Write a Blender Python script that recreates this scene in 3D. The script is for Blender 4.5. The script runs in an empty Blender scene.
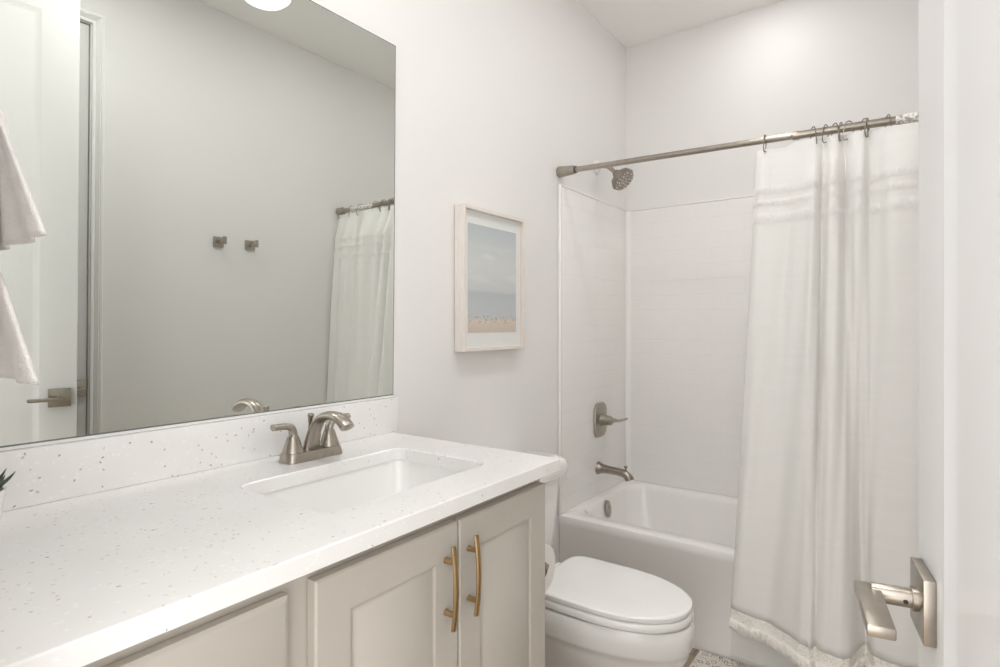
import bpy, bmesh, math, random
from mathutils import Vector, Matrix
random.seed(7)
S = bpy.context.scene
COL = S.collection
PI = math.pi

# ------------------------------------------------------------------ camera
cam = bpy.data.cameras.new('camera')
camo = bpy.data.objects.new('camera', cam)
COL.objects.link(camo)
cam.sensor_fit = 'HORIZONTAL'
cam.sensor_width = 36.0
cam.lens = 36.0 * 573.8 / 1000
cam.shift_y = -0.0087
cam.clip_start = 0.02
camo.location = (1.2696, 0.0, 1.231)
camo.rotation_euler = (PI / 2, 0, math.radians(35.85))
S.camera = camo

# ------------------------------------------------------------------ world, exposure
w = bpy.data.worlds.new('world')
S.world = w
w.use_nodes = True
w.node_tree.nodes['Background'].inputs[0].default_value = (1.0, 0.99, 0.98, 1)
w.node_tree.nodes['Background'].inputs[1].default_value = 1.5
S.view_settings.view_transform = 'Standard'
S.view_settings.look = 'None'
S.view_settings.exposure = 1.03
S.view_settings.gamma = 1.0
S.view_settings.use_curve_mapping = False
S.cycles.max_bounces = 16
S.cycles.diffuse_bounces = 10
S.cycles.glossy_bounces = 6
S.cycles.transmission_bounces = 8
S.cycles.caustics_reflective = False
S.cycles.caustics_refractive = False
CEIL_FILL_W, CAN_W, TOI_FILL_W, VAN_W = 18.0, 23.0, 46.0, 0.7      # emission strengths of the lamps' lenses; flush and toilet lamps are added fill

# ------------------------------------------------------------------ materials
def new_mat(name):
    m = bpy.data.materials.new(name)
    m.use_nodes = True
    nt = m.node_tree
    return m, nt, nt.nodes['Principled BSDF'], nt.nodes, nt.links

def coords(nt, scale=(1, 1, 1), rot=(0, 0, 0), kind='Object', loc=(0, 0, 0)):
    tc = nt.nodes.new('ShaderNodeTexCoord')
    mp = nt.nodes.new('ShaderNodeMapping')
    mp.inputs['Scale'].default_value = scale
    mp.inputs['Rotation'].default_value = rot
    mp.inputs['Location'].default_value = loc
    nt.links.new(tc.outputs[kind], mp.inputs['Vector'])
    return mp.outputs['Vector']

def ramp(nt, fac, stops, interp='LINEAR'):
    r = nt.nodes.new('ShaderNodeValToRGB')
    r.color_ramp.interpolation = interp
    el = r.color_ramp.elements
    while len(el) < len(stops):
        el.new(0.5)
    for e, (p, c) in zip(el, stops):
        e.position = p
        e.color = (*c, 1) if len(c) == 3 else c
    nt.links.new(fac, r.inputs['Fac'])
    return r.outputs['Color']

def plain(name, col, rough=0.5, metal=0.0, var=0.03, nscale=9.0, bump=0.0, bscale=120.0, coat=0.0, spec=None):
    m, nt, b, N, L = new_mat(name)
    v = coords(nt)
    n = N.new('ShaderNodeTexNoise')
    n.inputs['Scale'].default_value = nscale
    n.inputs['Detail'].default_value = 3
    L.new(v, n.inputs['Vector'])
    lo = tuple(max(0, c * (1 - var)) for c in col)
    hi = tuple(min(1, c * (1 + var)) for c in col)
    L.new(ramp(nt, n.outputs['Fac'], [(0.3, lo), (0.7, hi)]), b.inputs['Base Color'])
    b.inputs['Roughness'].default_value = rough
    b.inputs['Metallic'].default_value = metal
    b.inputs['Coat Weight'].default_value = coat
    if spec is not None:
        b.inputs['Specular IOR Level'].default_value = spec
    if bump:
        n2 = N.new('ShaderNodeTexNoise')
        n2.inputs['Scale'].default_value = bscale
        n2.inputs['Detail'].default_value = 2
        L.new(v, n2.inputs['Vector'])
        bp = N.new('ShaderNodeBump')
        bp.inputs['Strength'].default_value = bump
        bp.inputs['Distance'].default_value = 0.002
        L.new(n2.outputs['Fac'], bp.inputs['Height'])
        L.new(bp.outputs['Normal'], b.inputs['Normal'])
    return m

M = {}
M['wall'] = plain('wall_paint', (0.82, 0.81, 0.80), 0.6, var=0.008, nscale=2, bump=0.05, bscale=180)
M['ceiling'] = plain('ceiling_paint', (0.90, 0.89, 0.875), 0.8, var=0.008, nscale=2, bump=0.05)
M['trim'] = plain('trim_paint', (0.87, 0.865, 0.85), 0.3, var=0.006)
M['door'] = plain('door_paint', (0.74, 0.735, 0.728), 0.28, var=0.006)
M['cabinet'] = plain('cabinet_paint', (0.53, 0.495, 0.445), 0.38, var=0.012)
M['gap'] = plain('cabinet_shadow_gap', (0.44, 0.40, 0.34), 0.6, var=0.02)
M['porcelain'] = plain('porcelain', (0.87, 0.87, 0.855), 0.08, var=0.004, coat=0.4)
M['tub'] = plain('tub_enamel', (0.88, 0.87, 0.855), 0.12, var=0.005, coat=0.3)
M['seat'] = plain('toilet_seat_plastic', (0.90, 0.905, 0.89), 0.16, var=0.004, coat=0.2)
M['nickel'] = plain('brushed_nickel', (0.42, 0.38, 0.33), 0.31, 1.0, var=0.06, nscale=60)
M['nickel_dark'] = plain('brushed_nickel_dark', (0.32, 0.285, 0.245), 0.32, 1.0, var=0.06, nscale=60)
M['brass'] = plain('champagne_bronze', (0.50, 0.35, 0.19), 0.3, 1.0, var=0.06, nscale=60)
M['black'] = plain('dark_hole', (0.03, 0.028, 0.025), 0.6)
M['paper'] = plain('toilet_paper', (0.88, 0.87, 0.85), 0.95, var=0.01, bump=0.15, bscale=300)
M['card'] = plain('cardboard_core', (0.30, 0.22, 0.15), 0.9)
M['towel'] = plain('towel_cotton', (0.88, 0.85, 0.83), 0.95, var=0.02, nscale=40, bump=0.8, bscale=420)
M['hem'] = plain('towel_hem', (0.93, 0.92, 0.90), 0.9, bump=0.4, bscale=420)
M['mat'] = plain('mat_board', (0.86, 0.87, 0.86), 0.9, var=0.006)
M['leaf'] = plain('succulent_leaf', (0.055, 0.10, 0.06), 0.5, var=0.35, nscale=30)
M['pot'] = plain('white_ceramic', (0.86, 0.855, 0.84), 0.25, var=0.01)
M['soil'] = plain('soil', (0.08, 0.06, 0.045), 0.95, var=0.3, nscale=80)
M['thread'] = plain('cotton_thread', (0.90, 0.87, 0.82), 0.9, var=0.04, nscale=200)
M['rubber'] = plain('rubber', (0.10, 0.10, 0.10), 0.6)

def mat_emit(name, col, strength):
    m, nt, b, N, L = new_mat(name)
    b.inputs['Base Color'].default_value = (0.9, 0.9, 0.88, 1)
    b.inputs['Emission Color'].default_value = (*col, 1)
    b.inputs['Emission Strength'].default_value = strength
    b.inputs['Roughness'].default_value = 0.4
    return m
M['lens_ceiling_fill'] = mat_emit('added_ceiling_light_lens', (1, 0.99, 0.975), CEIL_FILL_W)
M['lens_can'] = mat_emit('recessed_light_lens', (1, 0.99, 0.975), CAN_W)
M['lens_toilet_fill'] = mat_emit('fill_light_lens_toilet', (1, 0.99, 0.975), TOI_FILL_W)
M['lens_vanity'] = mat_emit('vanity_light_shade', (1, 0.99, 0.975), VAN_W)

def mat_mirror():
    m, nt, b, N, L = new_mat('mirror_silver')
    b.inputs['Base Color'].default_value = (0.785, 0.81, 0.775, 1)
    b.inputs['Metallic'].default_value = 1
    b.inputs['Roughness'].default_value = 0.0
    return m
M['mirror'] = mat_mirror()
M['mirror_edge'] = plain('mirror_edge', (0.16, 0.19, 0.18), 0.2)

def mat_quartz():
    m, nt, b, N, L = new_mat('speckled_quartz')
    v = coords(nt)
    dn = N.new('ShaderNodeTexNoise'); dn.inputs['Scale'].default_value = 260; dn.inputs['Detail'].default_value = 2
    L.new(v, dn.inputs['Vector'])
    dm = N.new('ShaderNodeVectorMath'); dm.operation = 'MULTIPLY_ADD'; dm.inputs[1].default_value = (0.006, 0.006, 0.006)
    L.new(dn.outputs['Color'], dm.inputs[0]); L.new(v, dm.inputs[2])
    vd = dm.outputs[0]
    # soft cloudy ground
    n = N.new('ShaderNodeTexNoise'); n.inputs['Scale'].default_value = 7; n.inputs['Detail'].default_value = 4
    L.new(v, n.inputs['Vector'])
    ground = ramp(nt, n.outputs['Fac'], [(0.3, (0.86, 0.855, 0.84)), (0.7, (0.895, 0.89, 0.88))])
    col = ground
    def specks(scale, thr, colour, frac, prev):
        vo = N.new('ShaderNodeTexVoronoi'); vo.inputs['Scale'].default_value = scale
        L.new(vd, vo.inputs['Vector'])
        near = N.new('ShaderNodeMath'); near.operation = 'LESS_THAN'; near.inputs[1].default_value = thr
        L.new(vo.outputs['Distance'], near.inputs[0])
        sep = N.new('ShaderNodeSeparateColor'); L.new(vo.outputs['Color'], sep.inputs['Color'])
        pick = N.new('ShaderNodeMath'); pick.operation = 'LESS_THAN'; pick.inputs[1].default_value = frac
        L.new(sep.outputs[0], pick.inputs[0])
        mul = N.new('ShaderNodeMath'); mul.operation = 'MULTIPLY'
        L.new(near.outputs[0], mul.inputs[0]); L.new(pick.outputs[0], mul.inputs[1])
        mx = N.new('ShaderNodeMix'); mx.data_type = 'RGBA'
        L.new(mul.outputs[0], mx.inputs[0]); L.new(prev, mx.inputs[6])
        mx.inputs[7].default_value = (*colour, 1)
        return mx.outputs[2]
    col = specks(150, 0.36, (0.74, 0.72, 0.69), 0.07, col)
    col = specks(105, 0.24, (0.60, 0.575, 0.55), 0.05, col)
    col = specks(120, 0.38, (0.93, 0.93, 0.92), 0.12, col)
    col = specks(72, 0.15, (0.46, 0.43, 0.40), 0.05, col)
    L.new(col, b.inputs['Base Color'])
    b.inputs['Roughness'].default_value = 0.16
    return m
M['quartz'] = mat_quartz()

def mat_tile(axis):
    # brick pattern on a wall: axis 'x' (back wall) or 'y' (end wall)
    m, nt, b, N, L = new_mat('white_subway_tile_' + axis)
    tc = N.new('ShaderNodeTexCoord')
    sep = N.new('ShaderNodeSeparateXYZ'); L.new(tc.outputs['Object'], sep.inputs[0])
    com = N.new('ShaderNodeCombineXYZ')
    L.new(sep.outputs['X' if axis == 'x' else 'Y'], com.inputs['X'])
    sh = N.new('ShaderNodeMath'); sh.operation = 'ADD'; sh.inputs[1].default_value = 0.0084
    L.new(sep.outputs['Z'], sh.inputs[0])
    L.new(sh.outputs[0], com.inputs['Y'])
    br = N.new('ShaderNodeTexBrick')
    L.new(com.outputs[0], br.inputs['Vector'])
    br.inputs['Scale'].default_value = 1.0
    br.inputs['Brick Width'].default_value = 0.152
    br.inputs['Row Height'].default_value = 0.0762
    br.inputs['Mortar Size'].default_value = 0.0022
    br.inputs['Mortar Smooth'].default_value = 0.6
    br.offset = 0.5
    br.inputs['Color1'].default_value = (0.86, 0.85, 0.835, 1)
    br.inputs['Color2'].default_value = (0.865, 0.855, 0.84, 1)
    br.inputs['Mortar'].default_value = (0.835, 0.825, 0.81, 1)
    L.new(br.outputs['Color'], b.inputs['Base Color'])
    bp = N.new('ShaderNodeBump'); bp.invert = True
    bp.inputs['Strength'].default_value = 0.35; bp.inputs['Distance'].default_value = 0.0015
    L.new(br.outputs['Fac'], bp.inputs['Height'])
    L.new(bp.outputs['Normal'], b.inputs['Normal'])
    b.inputs['Roughness'].default_value = 0.14
    return m
M['tile_x'] = mat_tile('x')
M['tile_y'] = mat_tile('y')

def mat_floor():
    m, nt, b, N, L = new_mat('vinyl_plank_floor')
    v = coords(nt)
    br = N.new('ShaderNodeTexBrick'); L.new(v, br.inputs['Vector'])
    br.inputs['Scale'].default_value = 1; br.inputs['Brick Width'].default_value = 1.2
    br.inputs['Row Height'].default_value = 0.18; br.inputs['Mortar Size'].default_value = 0.0015
    br.inputs['Color1'].default_value = (0.37, 0.295, 0.215, 1)
    br.inputs['Color2'].default_value = (0.31, 0.24, 0.17, 1)
    br.inputs['Mortar'].default_value = (0.10, 0.08, 0.06, 1)
    v2 = coords(nt, (2, 30, 1))
    n = N.new('ShaderNodeTexNoise'); n.inputs['Scale'].default_value = 3; n.inputs['Detail'].default_value = 6
    L.new(v2, n.inputs['Vector'])
    g = ramp(nt, n.outputs['Fac'], [(0.3, (0.7, 0.7, 0.7)), (0.7, (1.1, 1.1, 1.1))])
    mx = N.new('ShaderNodeMix'); mx.data_type = 'RGBA'; mx.blend_type = 'MULTIPLY'; mx.inputs[0].default_value = 1
    L.new(br.outputs['Color'], mx.inputs[6]); L.new(g, mx.inputs[7])
    L.new(mx.outputs[2], b.inputs['Base Color'])
    b.inputs['Roughness'].default_value = 0.4
    return m
M['floor'] = mat_floor()

def mat_cloth(name, col, transl, weave=900, trans=0.0):
    m, nt, b, N, L = new_mat(name)
    out = N['Material Output']
    v = coords(nt)
    wv = N.new('ShaderNodeTexWave'); wv.wave_type = 'BANDS'; wv.bands_direction = 'Z'
    wv.inputs['Scale'].default_value = 90; wv.inputs['Distortion'].default_value = 4
    wv.inputs['Detail'].default_value = 2; wv.inputs['Detail Scale'].default_value = 0.4
    L.new(v, wv.inputs['Vector'])
    n = N.new('ShaderNodeTexNoise'); n.inputs['Scale'].default_value = 6; n.inputs['Detail'].default_value = 5
    v2 = coords(nt, (1, 1, 14)); L.new(v2, n.inputs['Vector'])
    lo = tuple(c * 0.985 for c in col)
    c = ramp(nt, n.outputs['Fac'], [(0.35, lo), (0.65, col)])
    bp = N.new('ShaderNodeBump'); bp.inputs['Strength'].default_value = 0.10; bp.inputs['Distance'].default_value = 0.001
    L.new(wv.outputs['Fac'], bp.inputs['Height'])
    L.new(c, b.inputs['Base Color']); b.inputs['Roughness'].default_value = 0.9
    b.inputs['Specular IOR Level'].default_value = 0.1
    L.new(bp.outputs['Normal'], b.inputs['Normal'])
    t = N.new('ShaderNodeBsdfTranslucent'); L.new(c, t.inputs['Color']); L.new(bp.outputs['Normal'], t.inputs['Normal'])
    mix = N.new('ShaderNodeMixShader'); mix.inputs[0].default_value = transl
    L.new(b.outputs[0], mix.inputs[1]); L.new(t.outputs[0], mix.inputs[2])
    last = mix.outputs[0]
    if trans:
        tr = N.new('ShaderNodeBsdfTransparent')
        mix2 = N.new('ShaderNodeMixShader'); mix2.inputs[0].default_value = trans
        L.new(last, mix2.inputs[1]); L.new(tr.outputs[0], mix2.inputs[2]); last = mix2.outputs[0]
    L.new(last, out.inputs['Surface'])
    return m
M['curtain'] = mat_cloth('curtain_cotton', (0.95, 0.945, 0.93), 0.30)
M['liner'] = mat_cloth('liner_fabric', (0.90, 0.895, 0.88), 0.35)

def mat_crochet():
    m, nt, b, N, L = new_mat('crochet_net')
    v = coords(nt, (1, 1, 1))
    vo = N.new('ShaderNodeTexVoronoi'); vo.inputs['Scale'].default_value = 130; L.new(v, vo.inputs['Vector'])
    c = ramp(nt, vo.outputs['Distance'], [(0.15, (0.76, 0.73, 0.68)), (0.45, (0.88, 0.86, 0.81))])
    L.new(c, b.inputs['Base Color']); b.inputs['Roughness'].default_value = 0.95
    bp = N.new('ShaderNodeBump'); bp.inputs['Strength'].default_value = 0.8; bp.inputs['Distance'].default_value = 0.003
    L.new(vo.outputs['Distance'], bp.inputs['Height']); L.new(bp.outputs['Normal'], b.inputs['Normal'])
    return m
M['crochet'] = mat_crochet()

def mat_rug():
    m, nt, b, N, L = new_mat('printed_rug')
    v = coords(nt)
    col = None
    vo = N.new('ShaderNodeTexVoronoi'); vo.inputs['Scale'].default_value = 42; L.new(v, vo.inputs['Vector'])
    # ring and dot motifs
    c1 = ramp(nt, vo.outputs['Distance'], [(0.0, (0.10, 0.09, 0.085)), (0.13, (0.78, 0.74, 0.69)), (0.34, (0.78, 0.74, 0.69)), (0.36, (0.16, 0.14, 0.13)), (0.42, (0.16, 0.14, 0.13)), (0.44, (0.78, 0.74, 0.69))], 'CONSTANT')
    vo2 = N.new('ShaderNodeTexVoronoi'); vo2.inputs['Scale'].default_value = 120; L.new(v, vo2.inputs['Vector'])
    c2 = ramp(nt, vo2.outputs['Distance'], [(0.0, (0.25, 0.22, 0.20)), (0.24, (1, 1, 1)), (1, (1, 1, 1))], 'CONSTANT')
    mx = N.new('ShaderNodeMix'); mx.data_type = 'RGBA'; mx.blend_type = 'MULTIPLY'; mx.inputs[0].default_value = 0.8
    L.new(c1, mx.inputs[6]); L.new(c2, mx.inputs[7])
    L.new(mx.outputs[2], b.inputs['Base Color']); b.inputs['Roughness'].default_value = 0.95
    return m
M['rug'] = mat_rug()

def mat_mottled():  # mottled white and grey finish for a rod section and the shower nozzles
    m, nt, b, N, L = new_mat('mottled_white_grey')
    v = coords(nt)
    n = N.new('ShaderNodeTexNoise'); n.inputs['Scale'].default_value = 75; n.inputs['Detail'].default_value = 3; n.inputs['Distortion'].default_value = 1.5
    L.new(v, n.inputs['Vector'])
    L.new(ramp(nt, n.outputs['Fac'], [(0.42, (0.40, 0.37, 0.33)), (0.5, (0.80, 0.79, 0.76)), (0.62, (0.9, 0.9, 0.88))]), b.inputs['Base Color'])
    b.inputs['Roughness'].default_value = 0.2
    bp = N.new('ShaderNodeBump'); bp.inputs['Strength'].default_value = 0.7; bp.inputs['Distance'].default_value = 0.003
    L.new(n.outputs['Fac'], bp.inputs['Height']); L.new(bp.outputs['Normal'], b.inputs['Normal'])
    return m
M['mottled'] = mat_mottled()

def mat_wood():
    m, nt, b, N, L = new_mat('pale_whitewashed_wood')
    v = coords(nt, (30, 4, 4))
    n = N.new('ShaderNodeTexNoise'); n.inputs['Scale'].default_value = 4; n.inputs['Detail'].default_value = 6
    L.new(v, n.inputs['Vector'])
    L.new(ramp(nt, n.outputs['Fac'], [(0.3, (0.75, 0.69, 0.63)), (0.7, (0.83, 0.78, 0.73))]), b.inputs['Base Color'])
    b.inputs['Roughness'].default_value = 0.5
    return m
M['wood'] = mat_wood()

def mat_print():
    # a pale beach scene: sky, soft cloud, hazy sea, sand with tiny dark marks
    m, nt, b, N, L = new_mat('beach_print')
    tc = N.new('ShaderNodeTexCoord')
    sep = N.new('ShaderNodeSeparateXYZ'); L.new(tc.outputs['Generated'], sep.inputs[0])
    base = ramp(nt, sep.outputs['Z'], [(0.0, (0.681, 0.585, 0.501)), (0.115, (0.751, 0.655, 0.565)), (0.135, (0.627, 0.604, 0.571)), (0.15, (0.598, 0.632, 0.643)), (0.30, (0.558, 0.603, 0.620)), (0.37, (0.530, 0.575, 0.592)), (0.40, (0.639, 0.667, 0.672)), (0.62, (0.706, 0.723, 0.718)), (0.72, (0.668, 0.701, 0.701)), (1.0, (0.533, 0.589, 0.611))])
    v = coords(nt, (1, 3.2, 14)); n = N.new('ShaderNodeTexNoise'); n.inputs['Scale'].default_value = 2.0; n.inputs['Detail'].default_value = 4
    L.new(v, n.inputs['Vector'])
    cl = ramp(nt, n.outputs['Fac'], [(0.48, (0, 0, 0)), (0.62, (1, 1, 1))])
    band = ramp(nt, sep.outputs['Z'], [(0.42, (0, 0, 0)), (0.58, (0.8, 0.8, 0.8)), (0.74, (0.8, 0.8, 0.8)), (0.84, (0, 0, 0))])
    mul = N.new('ShaderNodeMix'); mul.data_type = 'RGBA'; mul.blend_type = 'MULTIPLY'; mul.inputs[0].default_value = 1
    L.new(cl, mul.inputs[6]); L.new(band, mul.inputs[7])
    mx = N.new('ShaderNodeMix'); mx.data_type = 'RGBA'
    L.new(mul.outputs[2], mx.inputs[0]); L.new(base, mx.inputs[6]); mx.inputs[7].default_value = (0.80, 0.80, 0.78, 1)
    # tiny figures along the shoreline
    v2 = coords(nt, (1, 60, 60)); vo = N.new('ShaderNodeTexVoronoi'); vo.inputs['Scale'].default_value = 1.6; L.new(v2, vo.inputs['Vector'])
    dots = ramp(nt, vo.outputs['Distance'], [(0.0, (1, 1, 1)), (0.30, (1, 1, 1)), (0.34, (0, 0, 0))])
    band2 = ramp(nt, sep.outputs['Z'], [(0.08, (0, 0, 0)), (0.10, (0.75, 0.75, 0.75)), (0.155, (0.75, 0.75, 0.75)), (0.165, (0, 0, 0))])
    mul2 = N.new('ShaderNodeMix'); mul2.data_type = 'RGBA'; mul2.blend_type = 'MULTIPLY'; mul2.inputs[0].default_value = 1
    L.new(dots, mul2.inputs[6]); L.new(band2, mul2.inputs[7])
    mx2 = N.new('ShaderNodeMix'); mx2.data_type = 'RGBA'
    L.new(mul2.outputs[2], mx2.inputs[0]); L.new(mx.outputs[2], mx2.inputs[6]); mx2.inputs[7].default_value = (0.25, 0.24, 0.22, 1)
    L.new(mx2.outputs[2], b.inputs['Base Color'])
    b.inputs['Roughness'].default_value = 0.7
    return m
M['print'] = mat_print()

def mat_glass():
    m, nt, b, N, L = new_mat('picture_glass')
    out = N['Material Output']
    g = N.new('ShaderNodeBsdfGlossy'); g.inputs['Roughness'].default_value = 0.02
    t = N.new('ShaderNodeBsdfTransparent'); t.inputs['Color'].default_value = (0.99, 0.99, 0.99, 1)
    mix = N.new('ShaderNodeMixShader')
    mix.inputs[0].default_value = 0.035
    L.new(t.outputs[0], mix.inputs[1]); L.new(g.outputs[0], mix.inputs[2])
    L.new(mix.outputs[0], out.inputs['Surface'])
    return m
M['glass'] = mat_glass()

# ------------------------------------------------------------------ mesh helpers
def obj(name, bm, m, parent=None, smooth=35, loc=None):
    me = bpy.data.meshes.new(name)
    bmesh.ops.remove_doubles(bm, verts=bm.verts, dist=1e-6)
    bmesh.ops.recalc_face_normals(bm, faces=bm.faces)
    bm.to_mesh(me); bm.free()
    if smooth:
        for p in me.polygons: p.use_smooth = True
        me.set_sharp_from_angle(angle=math.radians(smooth))
    me.materials.append(m)
    o = bpy.data.objects.new(name, me)
    COL.objects.link(o)
    if parent is not None: o.parent = parent
    if loc is not None: o.location = loc
    return o

def thing(name, label, cat, loc=(0, 0, 0), rotz=0.0, group=None):
    o = bpy.data.objects.new(name, None)
    COL.objects.link(o)
    o.empty_display_size = 0.05
    o.location = loc; o.rotation_euler = (0, 0, rotz)
    return tag(o, label, cat, group)

def tag(o, label, cat, group=None):
    o['label'] = label; o['category'] = cat
    if group: o['group'] = group
    return o

def struct(o):
    o['kind'] = 'structure'
    return o

def bx(bm, lo, hi, bev=0.0, seg=2):
    x0, y0, z0 = lo; x1, y1, z1 = hi
    vs = [bm.verts.new(p) for p in ((x0, y0, z0), (x1, y0, z0), (x1, y1, z0), (x0, y1, z0), (x0, y0, z1), (x1, y0, z1), (x1, y1, z1), (x0, y1, z1))]
    fs = [bm.faces.new([vs[i] for i in q]) for q in ((3, 2, 1, 0), (4, 5, 6, 7), (0, 1, 5, 4), (1, 2, 6, 5), (2, 3, 7, 6), (3, 0, 4, 7))]
    if bev:
        es = list({e for f in fs for e in f.edges})
        bmesh.ops.bevel(bm, geom=es, offset=bev, segments=seg, profile=0.5, affect='EDGES')

def box(lo, hi, bev=0.0, seg=2):
    bm = bmesh.new(); bx(bm, lo, hi, bev, seg); return bm

def loft(bm, rings, cap0=True, cap1=True, closed=True):
    R = [[bm.verts.new(p) for p in r] for r in rings]
    n = len(R[0])
    for a, b in zip(R, R[1:]):
        for i in range(n if closed else n - 1):
            j = (i + 1) % n
            try: bm.faces.new((a[i], a[j], b[j], b[i]))
            except ValueError: pass
    if cap0 and closed: bm.faces.new(R[0][::-1])
    if cap1 and closed: bm.faces.new(R[-1])
    return R

def frame_of(d):
    d = Vector(d).normalized()
    up = Vector((0, 0, 1)) if abs(d.z) < 0.95 else Vector((1, 0, 0))
    a = d.cross(up).normalized(); b = a.cross(d).normalized()
    return d, a, b

def lathe(bm, base, axis, prof, n=28):
    # prof: list of (radius, distance along axis)
    d, a, b = frame_of(axis); base = Vector(base)
    rings = []
    for r, h in prof:
        r = max(r, 1e-4)
        rings.append([base + d * h + (a * math.cos(2 * PI * k / n) + b * math.sin(2 * PI * k / n)) * r for k in range(n)])
    loft(bm, rings)

def catmull(pts, per=8):
    P = [Vector(p) for p in pts]
    P = [P[0] * 2 - P[1]] + P + [P[-1] * 2 - P[-2]]
    out = []
    for i in range(1, len(P) - 2):
        for k in range(per):
            t = k / per
            out.append(0.5 * (2 * P[i] + (P[i + 1] - P[i - 1]) * t + (2 * P[i - 1] - 5 * P[i] + 4 * P[i + 1] - P[i + 2]) * t * t + (3 * P[i] - P[i - 1] - 3 * P[i + 1] + P[i + 2]) * t ** 3))
    out.append(P[-2])
    return out

def tube(bm, pts, radii, n=14, flat=1.0, per=8, side=None, closed=False):
    # swept round / oval section; radii one number or a list at the control points
    P = catmull(pts, per) if per > 1 else [Vector(p) for p in pts]
    if isinstance(radii, (int, float)): radii = [radii] * len(pts)
    rr = []
    for i in range(len(P)):
        t = i / max(1, per) if per > 1 else i
        k = min(int(t), len(radii) - 2); f = t - k
        rr.append(radii[k] * (1 - f) + radii[k + 1] * f)
    rings = []
    prev = Vector(side).normalized() if side is not None else None
    for i, p in enumerate(P):
        d = (P[min(i + 1, len(P) - 1)] - P[max(i - 1, 0)]).normalized()
        if prev is None: _, a, _ = frame_of(d)
        else: a = (prev - d * prev.dot(d)).normalized()
        prev = a; b = d.cross(a)
        rings.append([p + (a * math.cos(2 * PI * k / n) + b * math.sin(2 * PI * k / n) * flat) * rr[i] for k in range(n)])
    loft(bm, rings)

def rrect(cx, cy, hx, hy, r, n=8):
    pts = []
    for sx, sy, a0 in ((1, 1, 0), (-1, 1, PI / 2), (-1, -1, PI), (1, -1, 1.5 * PI)):
        for k in range(n + 1):
            a = a0 + PI / 2 * k / n
            pts.append((cx + sx * (hx - r) + r * math.cos(a), cy + sy * (hy - r) + r * math.sin(a)))
    return pts

def panel_rings(bm, x0, x1, z0, z1, prof, to3):
    # nested rectangles: prof = [(inset, depth)...]; last one is capped
    rings = []
    for ins, dep in prof:
        rings.append([to3(x, dep, z) for x, z in ((x0 + ins[0], z0 + ins[1]), (x1 - ins[0], z0 + ins[1]), (x1 - ins[0], z1 - ins[2]), (x0 + ins[0], z1 - ins[2]))])
    loft(bm, rings, True, True)

# ------------------------------------------------------------------ the room
XW, YB, ZC = 1.525, 2.923, 2.733          # right wall, back wall, ceiling
YF = 0.112                                # inner face of the wall with the doorway
struct(obj('floor', box((-0.1, -1.6, -0.05), (XW + 0.2, YB + 0.1, 0)), M['floor'], smooth=0))
struct(obj('ceiling', box((-0.1, -0.02, ZC), (XW + 0.2, YB + 0.1, ZC + 0.06)), M['ceiling'], smooth=0))
struct(obj('wall_left', box((-0.1, -0.01, 0), (0, YB, ZC)), M['wall'], smooth=0))
struct(obj('wall_back', box((-0.1, YB, 0), (XW + 0.2, YB + 0.1, ZC)), M['wall'], smooth=0))
D2A, D2B, D2H = 0.214, 0.931, 2.440       # closed door in the right wall
bm = bmesh.new()
bx(bm, (XW, -0.01, 0), (XW + 0.12, D2A, ZC)); bx(bm, (XW, D2B, 0), (XW + 0.12, YB, ZC)); bx(bm, (XW, D2A, D2H), (XW + 0.12, D2B, ZC))
bx(bm, (XW + 0.12, -0.01, 0), (XW + 0.16, YB, ZC))
struct(obj('wall_right', bm, M['wall'], smooth=0))
DX0, DX1, DH = 0.690, 1.416, 2.445        # doorway the camera stands in
bm = bmesh.new()
bx(bm, (0, -0.01, 0), (DX0 - 0.015, YF, ZC)); bx(bm, (DX1 + 0.015, -0.01, 0), (XW, YF, ZC)); bx(bm, (DX0 - 0.015, -0.01, DH + 0.015), (DX1 + 0.015, YF, ZC))
struct(obj('wall_front', bm, M['wall'], smooth=0))

def casing(name, segs):
    bm = bmesh.new()
    for lo, hi, bev in segs: bx(bm, lo, hi, bev, 2)
    return struct(obj(name, bm, M['trim']))
# doorway jambs and casing
casing('trim_1', [((DX0 - 0.015, -0.01, 0), (DX0, YF, DH), 0.001), ((DX1, -0.01, 0), (DX1 + 0.015, YF, DH), 0.001), ((DX0 - 0.015, -0.01, DH), (DX1 + 0.015, YF, DH + 0.015), 0.001),
                  ((DX0 - 0.062, YF, 0), (DX0 - 0.005, YF + 0.014, DH + 0.06), 0.003), ((DX1 + 0.005, YF, 0), (DX1 + 0.062, YF + 0.014, DH + 0.06), 0.003), ((DX0 - 0.062, YF, DH + 0.005), (DX1 + 0.062, YF + 0.014, DH + 0.062), 0.003)])
# casing of the closed door, stepped profile
def cas_sweep(bm):
    # one mitred moulding up, over and down the opening; (offset from the opening, projection)
    prof = [(0.004, 0.0), (0.004, 0.009), (0.006, 0.010), (0.013, 0.010), (0.016, 0.008), (0.030, 0.017), (0.033, 0.015), (0.035, 0.018), (0.042, 0.019), (0.046, 0.017), (0.047, 0.0)]
    st = [lambda o: (D2B + o, 0.0), lambda o: (D2B + o, D2H + o), lambda o: (D2A - o, D2H + o), lambda o: (D2A - o, 0.0)]
    loft(bm, [[(XW - t, f(o)[0], f(o)[1]) for o, t in prof] for f in st])
# stop moulding inside the jamb
segs = [((XW + 0.046, D2B - 0.014, 0), (XW + 0.10, D2B, D2H), 0.001), ((XW + 0.046, D2A, 0), (XW + 0.10, D2A + 0.014, D2H), 0.001), ((XW + 0.046, D2A + 0.014, D2H - 0.014), (XW + 0.10, D2B - 0.014, D2H), 0.001)]
bm = bmesh.new()
cas_sweep(bm)
for lo, hi, bev in segs: bx(bm, lo, hi)
struct(obj('trim_2', bm, M['trim'], smooth=20))

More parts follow.
